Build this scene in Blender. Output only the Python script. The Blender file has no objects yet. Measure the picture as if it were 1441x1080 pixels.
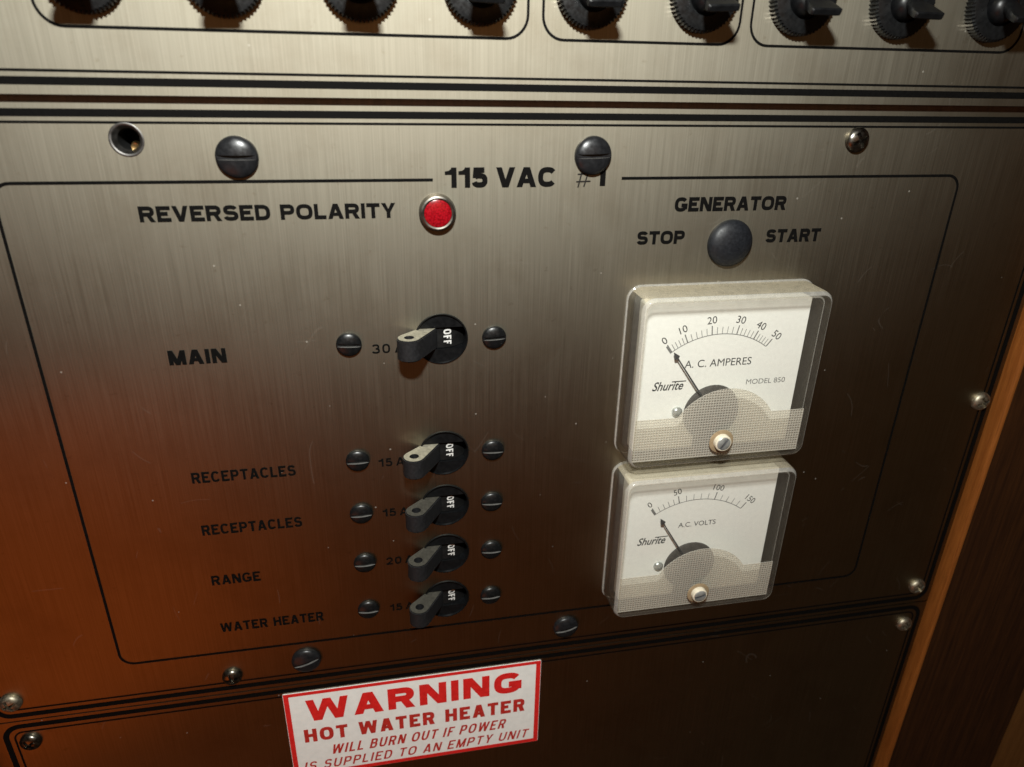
import bpy, bmesh, math, random
from mathutils import Matrix, Vector
random.seed(7)
PI = math.pi
S = 0.0524            # metres per panel unit (distance between the two screws of one breaker)
scene = bpy.context.scene
C = scene.collection

# ------------------------------------------------------------------ camera
RX = Matrix.Rotation(PI / 2, 4, 'X')          # panel coords (x right, y up, z out of the panel) -> world
cam_d = bpy.data.cameras.new('camera')
cam = bpy.data.objects.new('camera', cam_d); C.objects.link(cam); scene.camera = cam
CR = Matrix(((0.9818098, 0.0606371, -0.17992406), (0.01778897, 0.91408541, 0.40513136), (0.18903195, -0.4009626, 0.89637934)))
CP = Vector((-0.28133869, 1.69911822, 4.57180971))
cam.matrix_world = RX @ Matrix.Translation(CP * S) @ CR.to_4x4()
cam_d.sensor_fit = 'HORIZONTAL'; cam_d.sensor_width = 36
cam_d.lens = 1.36999251 * 18
cam_d.clip_start = 0.005; cam_d.clip_end = 50
cam_d.dof.use_dof = True; cam_d.dof.focus_distance = 0.275; cam_d.dof.aperture_fstop = 12

# ------------------------------------------------------------------ world, lamps, exposure
world = bpy.data.worlds.new('World'); scene.world = world; world.use_nodes = True
bg = world.node_tree.nodes['Background']; bg.inputs[0].default_value = (1.0, 0.62, 0.36, 1); bg.inputs[1].default_value = 0.030

def area(name, pos, target, sx, sy, power, col):
    l = bpy.data.lights.new(name, 'AREA'); l.shape = 'RECTANGLE'; l.size = sx * S; l.size_y = sy * S
    l.energy = power; l.color = col
    o = bpy.data.objects.new(name, l); C.objects.link(o)
    p = RX @ (Vector(pos) * S); t = RX @ (Vector(target) * S)
    o.location = p; o.rotation_euler = (t - p).to_track_quat('-Z', 'Y').to_euler()
    return o
area('flash_lamp', (-0.4, 4.3, 4.6), (0.8, -0.6, 0), 0.6, 0.3, 2.4, (0.99, 1.0, 0.95))
area('warm_reflection_fill', (-6.8, -7.5, 8.5), (-1.8, -1.5, 0), 7, 7, .33, (1.0, 0.17, 0.013))  # added fill, stands in for warm wood mirrored in the steel
area('dim_warm_fill', (1, 2.5, 13), (0.5, 0.5, 0), 11, 5, .17, (1.0, 0.47, 0.17))  # added soft fill behind the camera, warms steel and shadows around the toggles

scene.view_settings.view_transform = 'Standard'; scene.view_settings.look = 'None'
scene.view_settings.exposure = 0; scene.view_settings.gamma = 1
try: scene.view_settings.use_curve_mapping = False
except Exception: pass
scene.cycles.transparent_max_bounces = 24
scene.cycles.max_bounces = 10

# ------------------------------------------------------------------ object helpers
def link(name, me, parent=None, mats=()):
    o = bpy.data.objects.new(name, me); C.objects.link(o)
    if parent: o.parent = parent
    else: o.rotation_euler = (PI / 2, 0, 0)
    for m in mats: me.materials.append(m)
    return o

def thing(name, label, cat, pos=(0, 0, 0), group=None, rot=0):
    o = bpy.data.objects.new(name, None); C.objects.link(o)
    o.empty_display_size = 0.01
    o.matrix_world = RX @ Matrix.Translation(Vector(pos) * S) @ Matrix.Rotation(rot, 4, 'Z')
    o['label'] = label; o['category'] = cat
    if group: o['group'] = group
    return o

def tag(o, label, cat, group=None, kind=None):
    if label: o['label'] = label
    if cat: o['category'] = cat
    if group: o['group'] = group
    if kind: o['kind'] = kind
    return o

def finish(bm, smooth=None, bevel=None, recalc=True):
    """bmesh in panel units -> mesh in metres; smooth = auto smooth angle"""
    if recalc: bmesh.ops.recalc_face_normals(bm, faces=bm.faces)
    bmesh.ops.scale(bm, vec=(S, S, S), verts=bm.verts)
    if smooth is not None:
        for f in bm.faces: f.smooth = True
        for e in bm.edges:
            if len(e.link_faces) == 2 and e.calc_face_angle(0) > smooth: e.smooth = False
    me = bpy.data.meshes.new('mesh'); bm.to_mesh(me); bm.free()
    return me

def mesh(name, bm, mat, parent=None, smooth=None, recalc=True):
    me = finish(bm, smooth, recalc=recalc)
    return link(name, me, parent, mat if isinstance(mat, (list, tuple)) else [mat])

def add_poly(bm, pts, z, mi=0):
    f = bm.faces.new([bm.verts.new((x, y, z)) for x, y in pts]); f.material_index = mi; return f

def add_prism(bm, pts, z0, z1, mi=0):
    a = [bm.verts.new((x, y, z0)) for x, y in pts]; b = [bm.verts.new((x, y, z1)) for x, y in pts]
    n = len(pts); fs = [bm.faces.new(a[::-1]), bm.faces.new(b)]
    for i in range(n): fs.append(bm.faces.new((a[i], a[(i + 1) % n], b[(i + 1) % n], b[i])))
    for f in fs: f.material_index = mi
    return fs

def add_lathe(bm, prof, n=40, cx=0, cy=0, mi=0, close=False):
    """profile of (r, z) turned about the z axis"""
    rings = []
    for r, z in prof:
        if r < 1e-6: rings.append([bm.verts.new((cx, cy, z))])
        else: rings.append([bm.verts.new((cx + r * math.cos(2 * PI * i / n), cy + r * math.sin(2 * PI * i / n), z)) for i in range(n)])
    for a, b in zip(rings, rings[1:]):
        for i in range(n):
            j = (i + 1) % n
            if len(a) == 1 and len(b) == 1: continue
            if len(a) == 1: f = bm.faces.new((a[0], b[j], b[i]))
            elif len(b) == 1: f = bm.faces.new((a[i], a[j], b[0]))
            else: f = bm.faces.new((a[i], a[j], b[j], b[i]))
            f.material_index = mi

def rrect(x0, x1, y0, y1, r, n=8):
    pts = []
    for cx, cy, a in ((x1 - r, y1 - r, 0), (x0 + r, y1 - r, 90), (x0 + r, y0 + r, 180), (x1 - r, y0 + r, 270)):
        for i in range(n + 1):
            t = math.radians(a + 90 * i / n); pts.append((cx + r * math.cos(t), cy + r * math.sin(t)))
    return pts

def circle(cx, cy, r, n=48, a0=0):
    return [(cx + r * math.cos(a0 + 2 * PI * i / n), cy + r * math.sin(a0 + 2 * PI * i / n)) for i in range(n)]

def ribbon_quads(pts, w, closed=False):
    """mitred ribbon along a polyline -> list of quads"""
    n = len(pts); L = []; R = []
    for i in range(n):
        p = Vector(pts[i])
        a = Vector(pts[i - 1]) if (i > 0 or closed) else None
        b = Vector(pts[(i + 1) % n]) if (i < n - 1 or closed) else None
        d1 = (p - a).normalized() if a is not None else None
        d2 = (b - p).normalized() if b is not None else None
        if d1 is None: d1 = d2
        if d2 is None: d2 = d1
        n1 = Vector((-d1.y, d1.x)); n2 = Vector((-d2.y, d2.x)); m = n1 + n2
        if m.length < 1e-4: m = n1.copy()
        m.normalize(); k = 1 / max(0.45, m.dot(n1))
        L.append(p + m * k * w / 2); R.append(p - m * k * w / 2)
    q = []
    for i in range(n if closed else n - 1):
        j = (i + 1) % n; q.append([tuple(R[i]), tuple(R[j]), tuple(L[j]), tuple(L[i])])
    return q

def add_ribbon(bm, pts, w, z, closed=False):
    for q in ribbon_quads(pts, w, closed): add_poly(bm, q, z)

def curve_plate(outer, holes, z0, z1):
    """flat plate with round holes, by a filled 2D curve (panel units) -> mesh in metres with a UV map"""
    cu = bpy.data.curves.new('plate', 'CURVE'); cu.dimensions = '2D'; cu.fill_mode = 'BOTH'; cu.extrude = (z1 - z0) / 2 * S
    for pts in [outer] + holes:
        sp = cu.splines.new('POLY'); sp.points.add(len(pts) - 1); sp.use_cyclic_u = True
        for p, (x, y) in zip(sp.points, pts): p.co = (x * S, y * S, 0, 1)
    o = bpy.data.objects.new('plate', cu); C.objects.link(o)
    me = bpy.data.meshes.new_from_object(o.evaluated_get(bpy.context.evaluated_depsgraph_get()))
    bpy.data.objects.remove(o); bpy.data.curves.remove(cu)
    dz = (z0 + z1) / 2 * S
    for v in me.vertices: v.co.z += dz
    me.materials.clear()
    for p in me.polygons: p.use_smooth = False
    if not me.uv_layers: me.uv_layers.new(name='UVMap')
    uv = me.uv_layers[0]; uv.name = 'UVMap'
    for l in me.loops: uv.data[l.index].uv = me.vertices[l.vertex_index].co.xy * 10
    return me

def boolean(me_a, me_b):
    a = bpy.data.objects.new('a', me_a); b = bpy.data.objects.new('b', me_b); C.objects.link(a); C.objects.link(b)
    m = a.modifiers.new('b', 'BOOLEAN'); m.operation = 'DIFFERENCE'; m.object = b; m.solver = 'EXACT'
    me = bpy.data.meshes.new_from_object(a.evaluated_get(bpy.context.evaluated_depsgraph_get()))
    bpy.data.objects.remove(a); bpy.data.objects.remove(b)
    return me

def dup(root, pos, label=None, rot=0):
    r = root.copy(); C.objects.link(r)
    r.matrix_world = RX @ Matrix.Translation(Vector(pos) * S) @ Matrix.Rotation(rot, 4, 'Z')
    if label: r['label'] = label
    for ch in list(root.children):
        c = ch.copy(); C.objects.link(c); c.parent = r
        for g in list(ch.children):
            d = g.copy(); C.objects.link(d); d.parent = c
    return r

# ------------------------------------------------------------------ materials
def mat(name):
    m = bpy.data.materials.new(name); m.use_nodes = True
    nt = m.node_tree; b = nt.nodes['Principled BSDF']
    return m, nt, b
def N(nt, t, **kw):
    n = nt.nodes.new(t)
    for k, v in kw.items():
        if hasattr(n, k): setattr(n, k, v)
    return n
def tex(nt, scale, vec_scale=(1, 1, 1), detail=3, rough=0.55):
    tc = N(nt, 'ShaderNodeTexCoord'); mp = N(nt, 'ShaderNodeMapping'); mp.inputs['Scale'].default_value = vec_scale
    nz = N(nt, 'ShaderNodeTexNoise'); nz.inputs['Scale'].default_value = scale; nz.inputs['Detail'].default_value = detail
    nz.inputs['Roughness'].default_value = rough
    nt.links.new(tc.outputs['Object'], mp.inputs[0]); nt.links.new(mp.outputs[0], nz.inputs['Vector'])
    return nz
def rng(nt, src, a, b, c, d):
    m = N(nt, 'ShaderNodeMapRange'); nt.links.new(src, m.inputs[0])
    for i, v in enumerate((a, b, c, d)): m.inputs[i + 1].default_value = v
    return m.outputs[0]
def mixcol(nt, fac, a, b):
    m = N(nt, 'ShaderNodeMix', data_type='RGBA'); nt.links.new(fac, m.inputs[0])
    for i, v in ((6, a), (7, b)):
        if isinstance(v, tuple): m.inputs[i].default_value = v + (1,)
        else: nt.links.new(v, m.inputs[i])
    return m.outputs[2]
def simple(name, col, rough=0.5, metal=0.0, spec=0.5, var=0.25, scale=400, bump=0.05):
    m, nt, b = mat(name)
    nz = tex(nt, scale)
    lo = tuple(c * (1 - var) for c in col); hi = tuple(min(1, c * (1 + var)) for c in col)
    nt.links.new(mixcol(nt, rng(nt, nz.outputs[0], .3, .7, 0, 1), lo, hi), b.inputs['Base Color'])
    b.inputs['Metallic'].default_value = metal; b.inputs['Specular IOR Level'].default_value = spec
    nt.links.new(rng(nt, nz.outputs[0], .3, .7, max(0.03, rough - .07), min(1, rough + .07)), b.inputs['Roughness'])
    if bump:
        bp = N(nt, 'ShaderNodeBump'); bp.inputs['Strength'].default_value = bump; bp.inputs['Distance'].default_value = 0.0002
        nt.links.new(nz.outputs[0], bp.inputs['Height']); nt.links.new(bp.outputs[0], b.inputs['Normal'])
    return m

def brushed():
    m = bpy.data.materials.new('brushed_steel'); m.use_nodes = True; nt = m.node_tree; nt.nodes.clear()
    out = N(nt, 'ShaderNodeOutputMaterial')
    fine = tex(nt, 1.0, (2300, 26, 1), 2)          # vertical brush lines
    mid = tex(nt, 1.0, (1100, 16, 1), 2)
    smear = tex(nt, 34, (1.0, .9, 1), 6, .65)        # fingerprints and grime
    spots = tex(nt, 260, (1, 1, 1), 3, .6)
    add = N(nt, 'ShaderNodeMath', operation='ADD'); nt.links.new(rng(nt, fine.outputs[0], 0, 1, -.15, 1.15), add.inputs[0]); nt.links.new(rng(nt, mid.outputs[0], 0, 1, .25, .75), add.inputs[1])
    f = rng(nt, add.outputs[0], .65, 1.35, 0, 1)
    gr = rng(nt, smear.outputs[0], .48, .72, 0, .34)
    sp = rng(nt, spots.outputs[0], .66, .74, 0, .35)
    def tone(lo, hi, grime):
        c = mixcol(nt, f, lo, hi)
        return mixcol(nt, sp, mixcol(nt, gr, c, grime), grime)
    tg = N(nt, 'ShaderNodeTangent', direction_type='UV_MAP', uv_map='UVMap')
    bp = N(nt, 'ShaderNodeBump'); bp.inputs['Strength'].default_value = .05; bp.inputs['Distance'].default_value = 0.0001
    nt.links.new(add.outputs[0], bp.inputs['Height'])
    def gloss(col, rough, an):
        g = N(nt, 'ShaderNodeBsdfAnisotropic', distribution='BECKMANN')
        nt.links.new(col, g.inputs['Color']); g.inputs['Anisotropy'].default_value = an
        if isinstance(rough, float): g.inputs['Roughness'].default_value = rough
        else: nt.links.new(rough, g.inputs['Roughness'])
        nt.links.new(tg.outputs[0], g.inputs['Tangent']); nt.links.new(bp.outputs[0], g.inputs['Normal']); return g
    r1 = rng(nt, f, 0, 1, .640, .660)
    broad = gloss(tone((.222, .206, .161), (.284, .265, .211), (.165, .136, .092)), r1, -.13)
    sharp = gloss(tone((.50, .43, .33), (.62, .55, .43), (.30, .24, .17)), .28, -.4)
    mx = N(nt, 'ShaderNodeMixShader'); mx.inputs[0].default_value = .14
    nt.links.new(broad.outputs[0], mx.inputs[1]); nt.links.new(sharp.outputs[0], mx.inputs[2])
    # lint and hairline scratches
    tc = N(nt, 'ShaderNodeTexCoord')
    vo = N(nt, 'ShaderNodeTexVoronoi'); vo.inputs['Scale'].default_value = 150; nt.links.new(tc.outputs['Object'], vo.inputs['Vector'])
    sc = N(nt, 'ShaderNodeSeparateColor'); nt.links.new(vo.outputs['Color'], sc.inputs[0])
    def math_(op, a, b):
        n = N(nt, 'ShaderNodeMath', operation=op)
        for i, v in enumerate((a, b)):
            if isinstance(v, (int, float)): n.inputs[i].default_value = v
            else: nt.links.new(v, n.inputs[i])
        return n.outputs[0]
    dot = math_('MULTIPLY', math_('LESS_THAN', vo.outputs['Distance'], .055), math_('GREATER_THAN', sc.outputs[0], .80))
    hair = None
    for scale, seed in ((22, 0.0), (31, 3.7)):
        nz = tex(nt, scale, (1, 1, 1), 0); mk = tex(nt, 60, (1, 1, 1), 1)
        mp = nz.inputs['Vector'].links[0].from_node; mp.inputs['Location'].default_value = (seed, seed, seed); mp.inputs['Rotation'].default_value = (0, 0, seed)
        l = math_('MULTIPLY', math_('LESS_THAN', math_('ABSOLUTE', math_('SUBTRACT', nz.outputs[0], .52), 0), .0022), math_('GREATER_THAN', mk.outputs[0], .62))
        hair = l if hair is None else math_('MAXIMUM', hair, l)
    df = N(nt, 'ShaderNodeBsdfDiffuse'); df.inputs[0].default_value = (.55, .52, .46, 1)
    m2 = N(nt, 'ShaderNodeMixShader')
    nt.links.new(math_('MAXIMUM', math_('MULTIPLY', dot, .22), math_('MULTIPLY', hair, .022)), m2.inputs[0])
    nt.links.new(mx.outputs[0], m2.inputs[1]); nt.links.new(df.outputs[0], m2.inputs[2]); nt.links.new(m2.outputs[0], out.inputs[0])
    return m

STEEL = brushed()
INK = simple('black_ink', (.003, .0028, .0026), .75, spec=.06, scale=900, bump=0.03)
INKTHIN = simple('scratched_black_ink', (.012, .011, .01), .5, spec=.15, scale=900)
BLACK = simple('black_plastic', (.004, .0043, .0048), .36, spec=.3, scale=500)
KNOBM = simple('black_knob_plastic', (.006, .0065, .007), .32, spec=.4, scale=700, bump=.12)
DARKIN = simple('dark_recess', (.006, .006, .006), .6, spec=.2)
HANDLE = simple('charcoal_handle_plastic', (.010, .010, .011), .6, scale=900, bump=.12, spec=.25)
DUSTY = simple('dusty_handle_plastic', (.21, .195, .15), .8, scale=900, bump=.2, spec=.2)
DUSTY2 = simple('lightly_dusty_handle_plastic', (.045, .042, .034), .8, scale=900, bump=.2, spec=.2)
GUN = simple('black_oxide_steel', (.012, .0125, .014), .33, metal=.25, spec=.45, scale=600, bump=.12)
SCREW = simple('blackened_screw_steel', (.005, .0055, .006), .34, metal=.1, spec=.45, scale=700, bump=.15)
CHROME = simple('nickel_screw_steel', (.33, .295, .225), .5, metal=1, scale=700, bump=.15)
DKCHROME = simple('tarnished_screw_steel', (.16, .15, .13), .3, metal=1, scale=700, bump=.15)
BAREHOLE = simple('bare_countersunk_metal', (.13, .125, .12), .5, metal=1)
BRASS = simple('brass_thread', (.75, .55, .25), .3, metal=1)
WHITEINK = simple('white_ink', (.62, .62, .6), .5)
PAPER = simple('sticker_white_vinyl', (.87, .89, .86), .45, var=.04, scale=300, bump=.02)
RED = simple('sticker_red_ink', (.70, .02, .018), .42, var=.12, scale=500)
DKRED = simple('sticker_dark_red_ink', (.50, .03, .022), .45, var=.15, scale=500)
DIAL = simple('dial_card', (.80, .80, .76), .55, var=.03, scale=600, bump=.03)
GREYINK = simple('grey_dial_ink', (.16, .16, .155), .6, scale=900)
DIALINK = simple('dial_black_ink', (.03, .03, .03), .6, scale=900)
CREAM = simple('cream_nylon', (.62, .56, .44), .5, var=.15)
WHITEMET = simple('zinc_screw', (.55, .57, .55), .35, metal=.7)
TAN = simple('tan_nylon', (.30, .22, .13), .5, var=.2)
COIL = simple('movement_dark_metal', (.05, .045, .04), .5)
TRAY = simple('grey_meter_base', (.08, .08, .085), .5)

def clear(name, haze, hazecol, tint=(.96, .955, .93), rough=.03, dark=None):
    m = bpy.data.materials.new(name); m.use_nodes = True; nt = m.node_tree; nt.nodes.clear()
    out = N(nt, 'ShaderNodeOutputMaterial')
    tr = N(nt, 'ShaderNodeBsdfTransparent'); tr.inputs[0].default_value = tint + (1,)
    gl = N(nt, 'ShaderNodeBsdfGlossy'); gl.inputs[1 if gl.inputs[1].name == 'Roughness' else 'Roughness'].default_value = rough
    lw = N(nt, 'ShaderNodeLayerWeight'); lw.inputs[0].default_value = .5
    pw = N(nt, 'ShaderNodeMath', operation='POWER'); nt.links.new(lw.outputs['Facing'], pw.inputs[0]); pw.inputs[1].default_value = 4.5
    fr = N(nt, 'ShaderNodeMapRange'); nt.links.new(pw.outputs[0], fr.inputs[0]); fr.inputs[3].default_value = .035; fr.inputs[4].default_value = .9
    mx = N(nt, 'ShaderNodeMixShader'); nt.links.new(fr.outputs[0], mx.inputs[0]); nt.links.new(tr.outputs[0], mx.inputs[1]); nt.links.new(gl.outputs[0], mx.inputs[2])
    if dark:                                            # longer path through the plastic where it is seen edge-on
        p3 = N(nt, 'ShaderNodeMath', operation='POWER'); nt.links.new(lw.outputs['Facing'], p3.inputs[0]); p3.inputs[1].default_value = 3
        nt.links.new(mixcol(nt, p3.outputs[0], tint, dark), tr.inputs[0])
    df = N(nt, 'ShaderNodeBsdfDiffuse'); df.inputs[0].default_value = hazecol + (1,)
    nz = tex(nt, 420, (1, 1, 1), 5)
    mh = N(nt, 'ShaderNodeMixShader'); nt.links.new(rng(nt, nz.outputs[0], .3, .7, haze * .85, haze * 1.15), mh.inputs[0])
    nt.links.new(mx.outputs[0], mh.inputs[1]); nt.links.new(df.outputs[0], mh.inputs[2]); nt.links.new(mh.outputs[0], out.inputs[0])
    return m
CLEARF = clear('clear_acrylic_front', .012, (.8, .79, .74), (.985, .985, .975), .015)
CLEARW = clear('clear_acrylic_wall', .035, (.72, .68, .58), (.93, .925, .90), .03, (.42, .39, .34))
CLEARD = clear('dusty_acrylic_top', .33, (.62, .55, .41), (.9, .89, .85), .08, (.42, .39, .34))
CLEARE = clear('edge_glint_acrylic', .23, (.88, .85, .78), (.82, .81, .78), .07, (.30, .28, .24))  # pale haze paints in the bright lines along the cover edges

def frosted():
    m = bpy.data.materials.new('gridded_acrylic'); m.use_nodes = True; nt = m.node_tree; nt.nodes.clear()
    out = N(nt, 'ShaderNodeOutputMaterial')
    tc = N(nt, 'ShaderNodeTexCoord'); sx = N(nt, 'ShaderNodeSeparateXYZ'); nt.links.new(tc.outputs['Object'], sx.inputs[0])
    def wave(o):
        mu = N(nt, 'ShaderNodeMath', operation='MULTIPLY'); nt.links.new(o, mu.inputs[0]); mu.inputs[1].default_value = 2 * PI / (.0215 * S)
        sn = N(nt, 'ShaderNodeMath', operation='SINE'); nt.links.new(mu.outputs[0], sn.inputs[0]); return sn.outputs[0]
    wx, wy = wave(sx.outputs['X']), wave(sx.outputs['Y'])
    mxm = N(nt, 'ShaderNodeMath', operation='MAXIMUM'); nt.links.new(wx, mxm.inputs[0]); nt.links.new(wy, mxm.inputs[1])
    pat = rng(nt, mxm.outputs[0], -.4, 1, 0, 1)
    bp = N(nt, 'ShaderNodeBump'); bp.inputs['Strength'].default_value = .8; bp.inputs['Distance'].default_value = .0003
    nt.links.new(pat, bp.inputs['Height'])
    df = N(nt, 'ShaderNodeBsdfDiffuse'); df.inputs[0].default_value = (.84, .81, .74, 1); nt.links.new(bp.outputs[0], df.inputs['Normal'])
    tl = N(nt, 'ShaderNodeBsdfTranslucent'); tl.inputs[0].default_value = (.8, .76, .68, 1)
    gl = N(nt, 'ShaderNodeBsdfGlossy'); gl.inputs['Roughness'].default_value = .25; nt.links.new(bp.outputs[0], gl.inputs['Normal'])
    tr = N(nt, 'ShaderNodeBsdfTransparent'); tr.inputs[0].default_value = (.94, .92, .87, 1)
    def mix(f, a, b):
        s = N(nt, 'ShaderNodeMixShader')
        if isinstance(f, float): s.inputs[0].default_value = f
        else: nt.links.new(f, s.inputs[0])
        nt.links.new(a.outputs[0], s.inputs[1]); nt.links.new(b.outputs[0], s.inputs[2]); return s
    body = mix(.12, mix(.3, df, tl), gl)
    nt.links.new(mix(rng(nt, pat, 0, 1, .24, .50), tr, body).outputs[0], out.inputs[0])
    return m
GRID = frosted()

def wood(name, a, b_, rough=.35, coat=.3, sc=60):
    m, nt, b = mat(name)
    g = tex(nt, sc, (9, .35, 9), 6, .65); w = tex(nt, 5 * sc, (6, .25, 6), 3)
    mx = mixcol(nt, rng(nt, g.outputs[0], .35, .68, 0, 1), a, b_)
    dk = tuple(c * .55 for c in a)
    nt.links.new(mixcol(nt, rng(nt, w.outputs[0], .5, .75, 0, .6), mx, dk), b.inputs['Base Color'])
    b.inputs['Roughness'].default_value = rough; b.inputs['Specular IOR Level'].default_value = .2; b.inputs['Coat Weight'].default_value = coat; b.inputs['Coat Roughness'].default_value = .3
    bp = N(nt, 'ShaderNodeBump'); bp.inputs['Strength'].default_value = .15; bp.inputs['Distance'].default_value = .0003
    nt.links.new(w.outputs[0], bp.inputs['Height']); nt.links.new(bp.outputs[0], b.inputs['Normal'])
    return m
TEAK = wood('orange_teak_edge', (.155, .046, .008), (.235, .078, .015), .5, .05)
MAHOG = wood('dark_mahogany', (.022, .0075, .0022), (.045, .016, .004), .6, 0)
BROWNW = wood('brown_wood', (.12, .05, .012), (.16, .07, .018), .6, 0)
RAIL = wood('dark_rail_wood', (.05, .022, .012), (.07, .03, .016), .7, 0)
BACKING = simple('dark_backing_board', (.03, .014, .008), .8, spec=.1)

def lens_mat():
    m, nt, b = mat('red_lens')
    v = N(nt, 'ShaderNodeTexVoronoi'); v.inputs['Scale'].default_value = 1500
    tc = N(nt, 'ShaderNodeTexCoord'); nt.links.new(tc.outputs['Object'], v.inputs['Vector'])
    nt.links.new(mixcol(nt, rng(nt, v.outputs[0], 0, .8, 0, 1), (.34, .005, .012), (.15, .0015, .004)), b.inputs['Base Color'])
    b.inputs['Roughness'].default_value = .2; b.inputs['Subsurface Weight'].default_value = .3; b.inputs['Subsurface Scale'].default_value = .002
    b.inputs['Subsurface Radius'].default_value = (1, .1, .1)
    return m
LENS = lens_mat()

# ------------------------------------------------------------------ grotesque stroke lettering
def arc(cx, cy, rx, ry, a0, a1, n=14, p=2.7):
    o = []
    for i in range(n + 1):
        t = math.radians(a0 + (a1 - a0) * i / n); c, s = math.cos(t), math.sin(t)
        k = (abs(c) ** p + abs(s) ** p) ** (-1 / p)
        o.append((cx + rx * c * k, cy + ry * s * k))
    return o
_S = arc(.5, .755, .46, .245, 18, 262) + arc(.5, .255, .5, .255, 82, -165)
GL = {
 'A': (.80, [[(0, 0), (.5, 1)], [(1, 0), (.5, 1)], [(.2, .3), (.8, .3)]]),
 'B': (.72, [[(0, 0), (0, 1)], [(0, 1)] + arc(.55, .77, .38, .23, 90, -90) + [(0, .54)], [(0, .54)] + arc(.58, .27, .42, .27, 90, -90) + [(0, 0)]]),
 'C': (.76, [arc(.5, .5, .5, .5, 38, 322, 24)]),
 'D': (.74, [[(0, 0), (0, 1)], [(0, 1)] + arc(.42, .5, .58, .5, 90, -90, 18) + [(0, 0)]]),
 'E': (.66, [[(0, 0), (0, 1)], [(0, 1), (1, 1)], [(0, .52), (.92, .52)], [(0, 0), (1, 0)]]),
 'F': (.62, [[(0, 0), (0, 1)], [(0, 1), (1, 1)], [(0, .5), (.9, .5)]]),
 'G': (.80, [arc(.5, .5, .5, .5, 38, 322, 24), [(1, .04), (1, .45)], [(.54, .42), (1, .42)]]),
 'H': (.74, [[(0, 0), (0, 1)], [(1, 0), (1, 1)], [(0, .52), (1, .52)]]),
 'I': (0, [[(.5, 0), (.5, 1)]]),
 'L': (.60, [[(0, 0), (0, 1)], [(0, 0), (1, 0)]]),
 'M': (.88, [[(0, 0), (0, 1)], [(1, 0), (1, 1)], [(.02, 1), (.5, 0)], [(.98, 1), (.5, 0)]]),
 'N': (.75, [[(0, 0), (0, 1)], [(1, 0), (1, 1)], [(0, 1), (1, 0)]]),
 'O': (.82, [arc(.5, .5, .5, .5, 0, 360, 36)]),
 'P': (.70, [[(0, 0), (0, 1)], [(0, 1)] + arc(.58, .72, .42, .28, 90, -90) + [(0, .44)]]),
 'R': (.74, [[(0, 0), (0, 1)], [(0, 1)] + arc(.56, .735, .40, .265, 90, -90) + [(0, .47)], [(.55, .47), (1, 0)]]),
 'S': (.72, [_S]),
 'T': (.68, [[(.5, 0), (.5, 1)], [(0, 1), (1, 1)]]),
 'U': (.74, [[(0, 1)] + arc(.5, .42, .5, .42, 180, 360, 18) + [(1, 1)]]),
 'V': (.76, [[(0, 1), (.5, 0)], [(1, 1), (.5, 0)]]),
 'W': (1.12, [[(0, 1), (.26, 0)], [(.26, 0), (.5, 1)], [(.5, 1), (.74, 0)], [(.74, 0), (1, 1)]]),
 'Y': (.74, [[(0, 1), (.5, .42)], [(1, 1), (.5, .42)], [(.5, 0), (.5, .45)]]),
 '0': (.62, [arc(.5, .5, .5, .5, 0, 360, 32)]),
 '1': (.46, [[(1, 0), (1, 1)], [(0, .72), (.5, .76), (.95, 1)]]),
 '2': (.62, [arc(.5, .70, .5, .30, 168, -35) + [(.02, 0)], [(0, 0), (1, 0)]]),
 '3': (.62, [arc(.47, .755, .45, .245, 160, -90), arc(.47, .26, .53, .26, 90, -160)]),
 '5': (.62, [[(.95, 1), (.15, 1)], [(.15, 1), (.07, .46)], arc(.48, .31, .52, .31, 140, -160, 20)]),
 '8': (.62, [arc(.5, .76, .44, .24, 0, 360, 28), arc(.5, .26, .5, .26, 0, 360, 28)]),
 '.': (0, [[(.5, 0), (.5, .06)]]),
}
def clip_y(poly, y, keep_above):
    out = []; n = len(poly)
    for i in range(n):
        a, b = poly[i], poly[(i + 1) % n]
        ia = (a[1] >= y) if keep_above else (a[1] <= y); ib = (b[1] >= y) if keep_above else (b[1] <= y)
        if ia: out.append(a)
        if ia != ib:
            t = (y - a[1]) / (b[1] - a[1]); out.append((a[0] + (b[0] - a[0]) * t, y))
    return out
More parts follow.
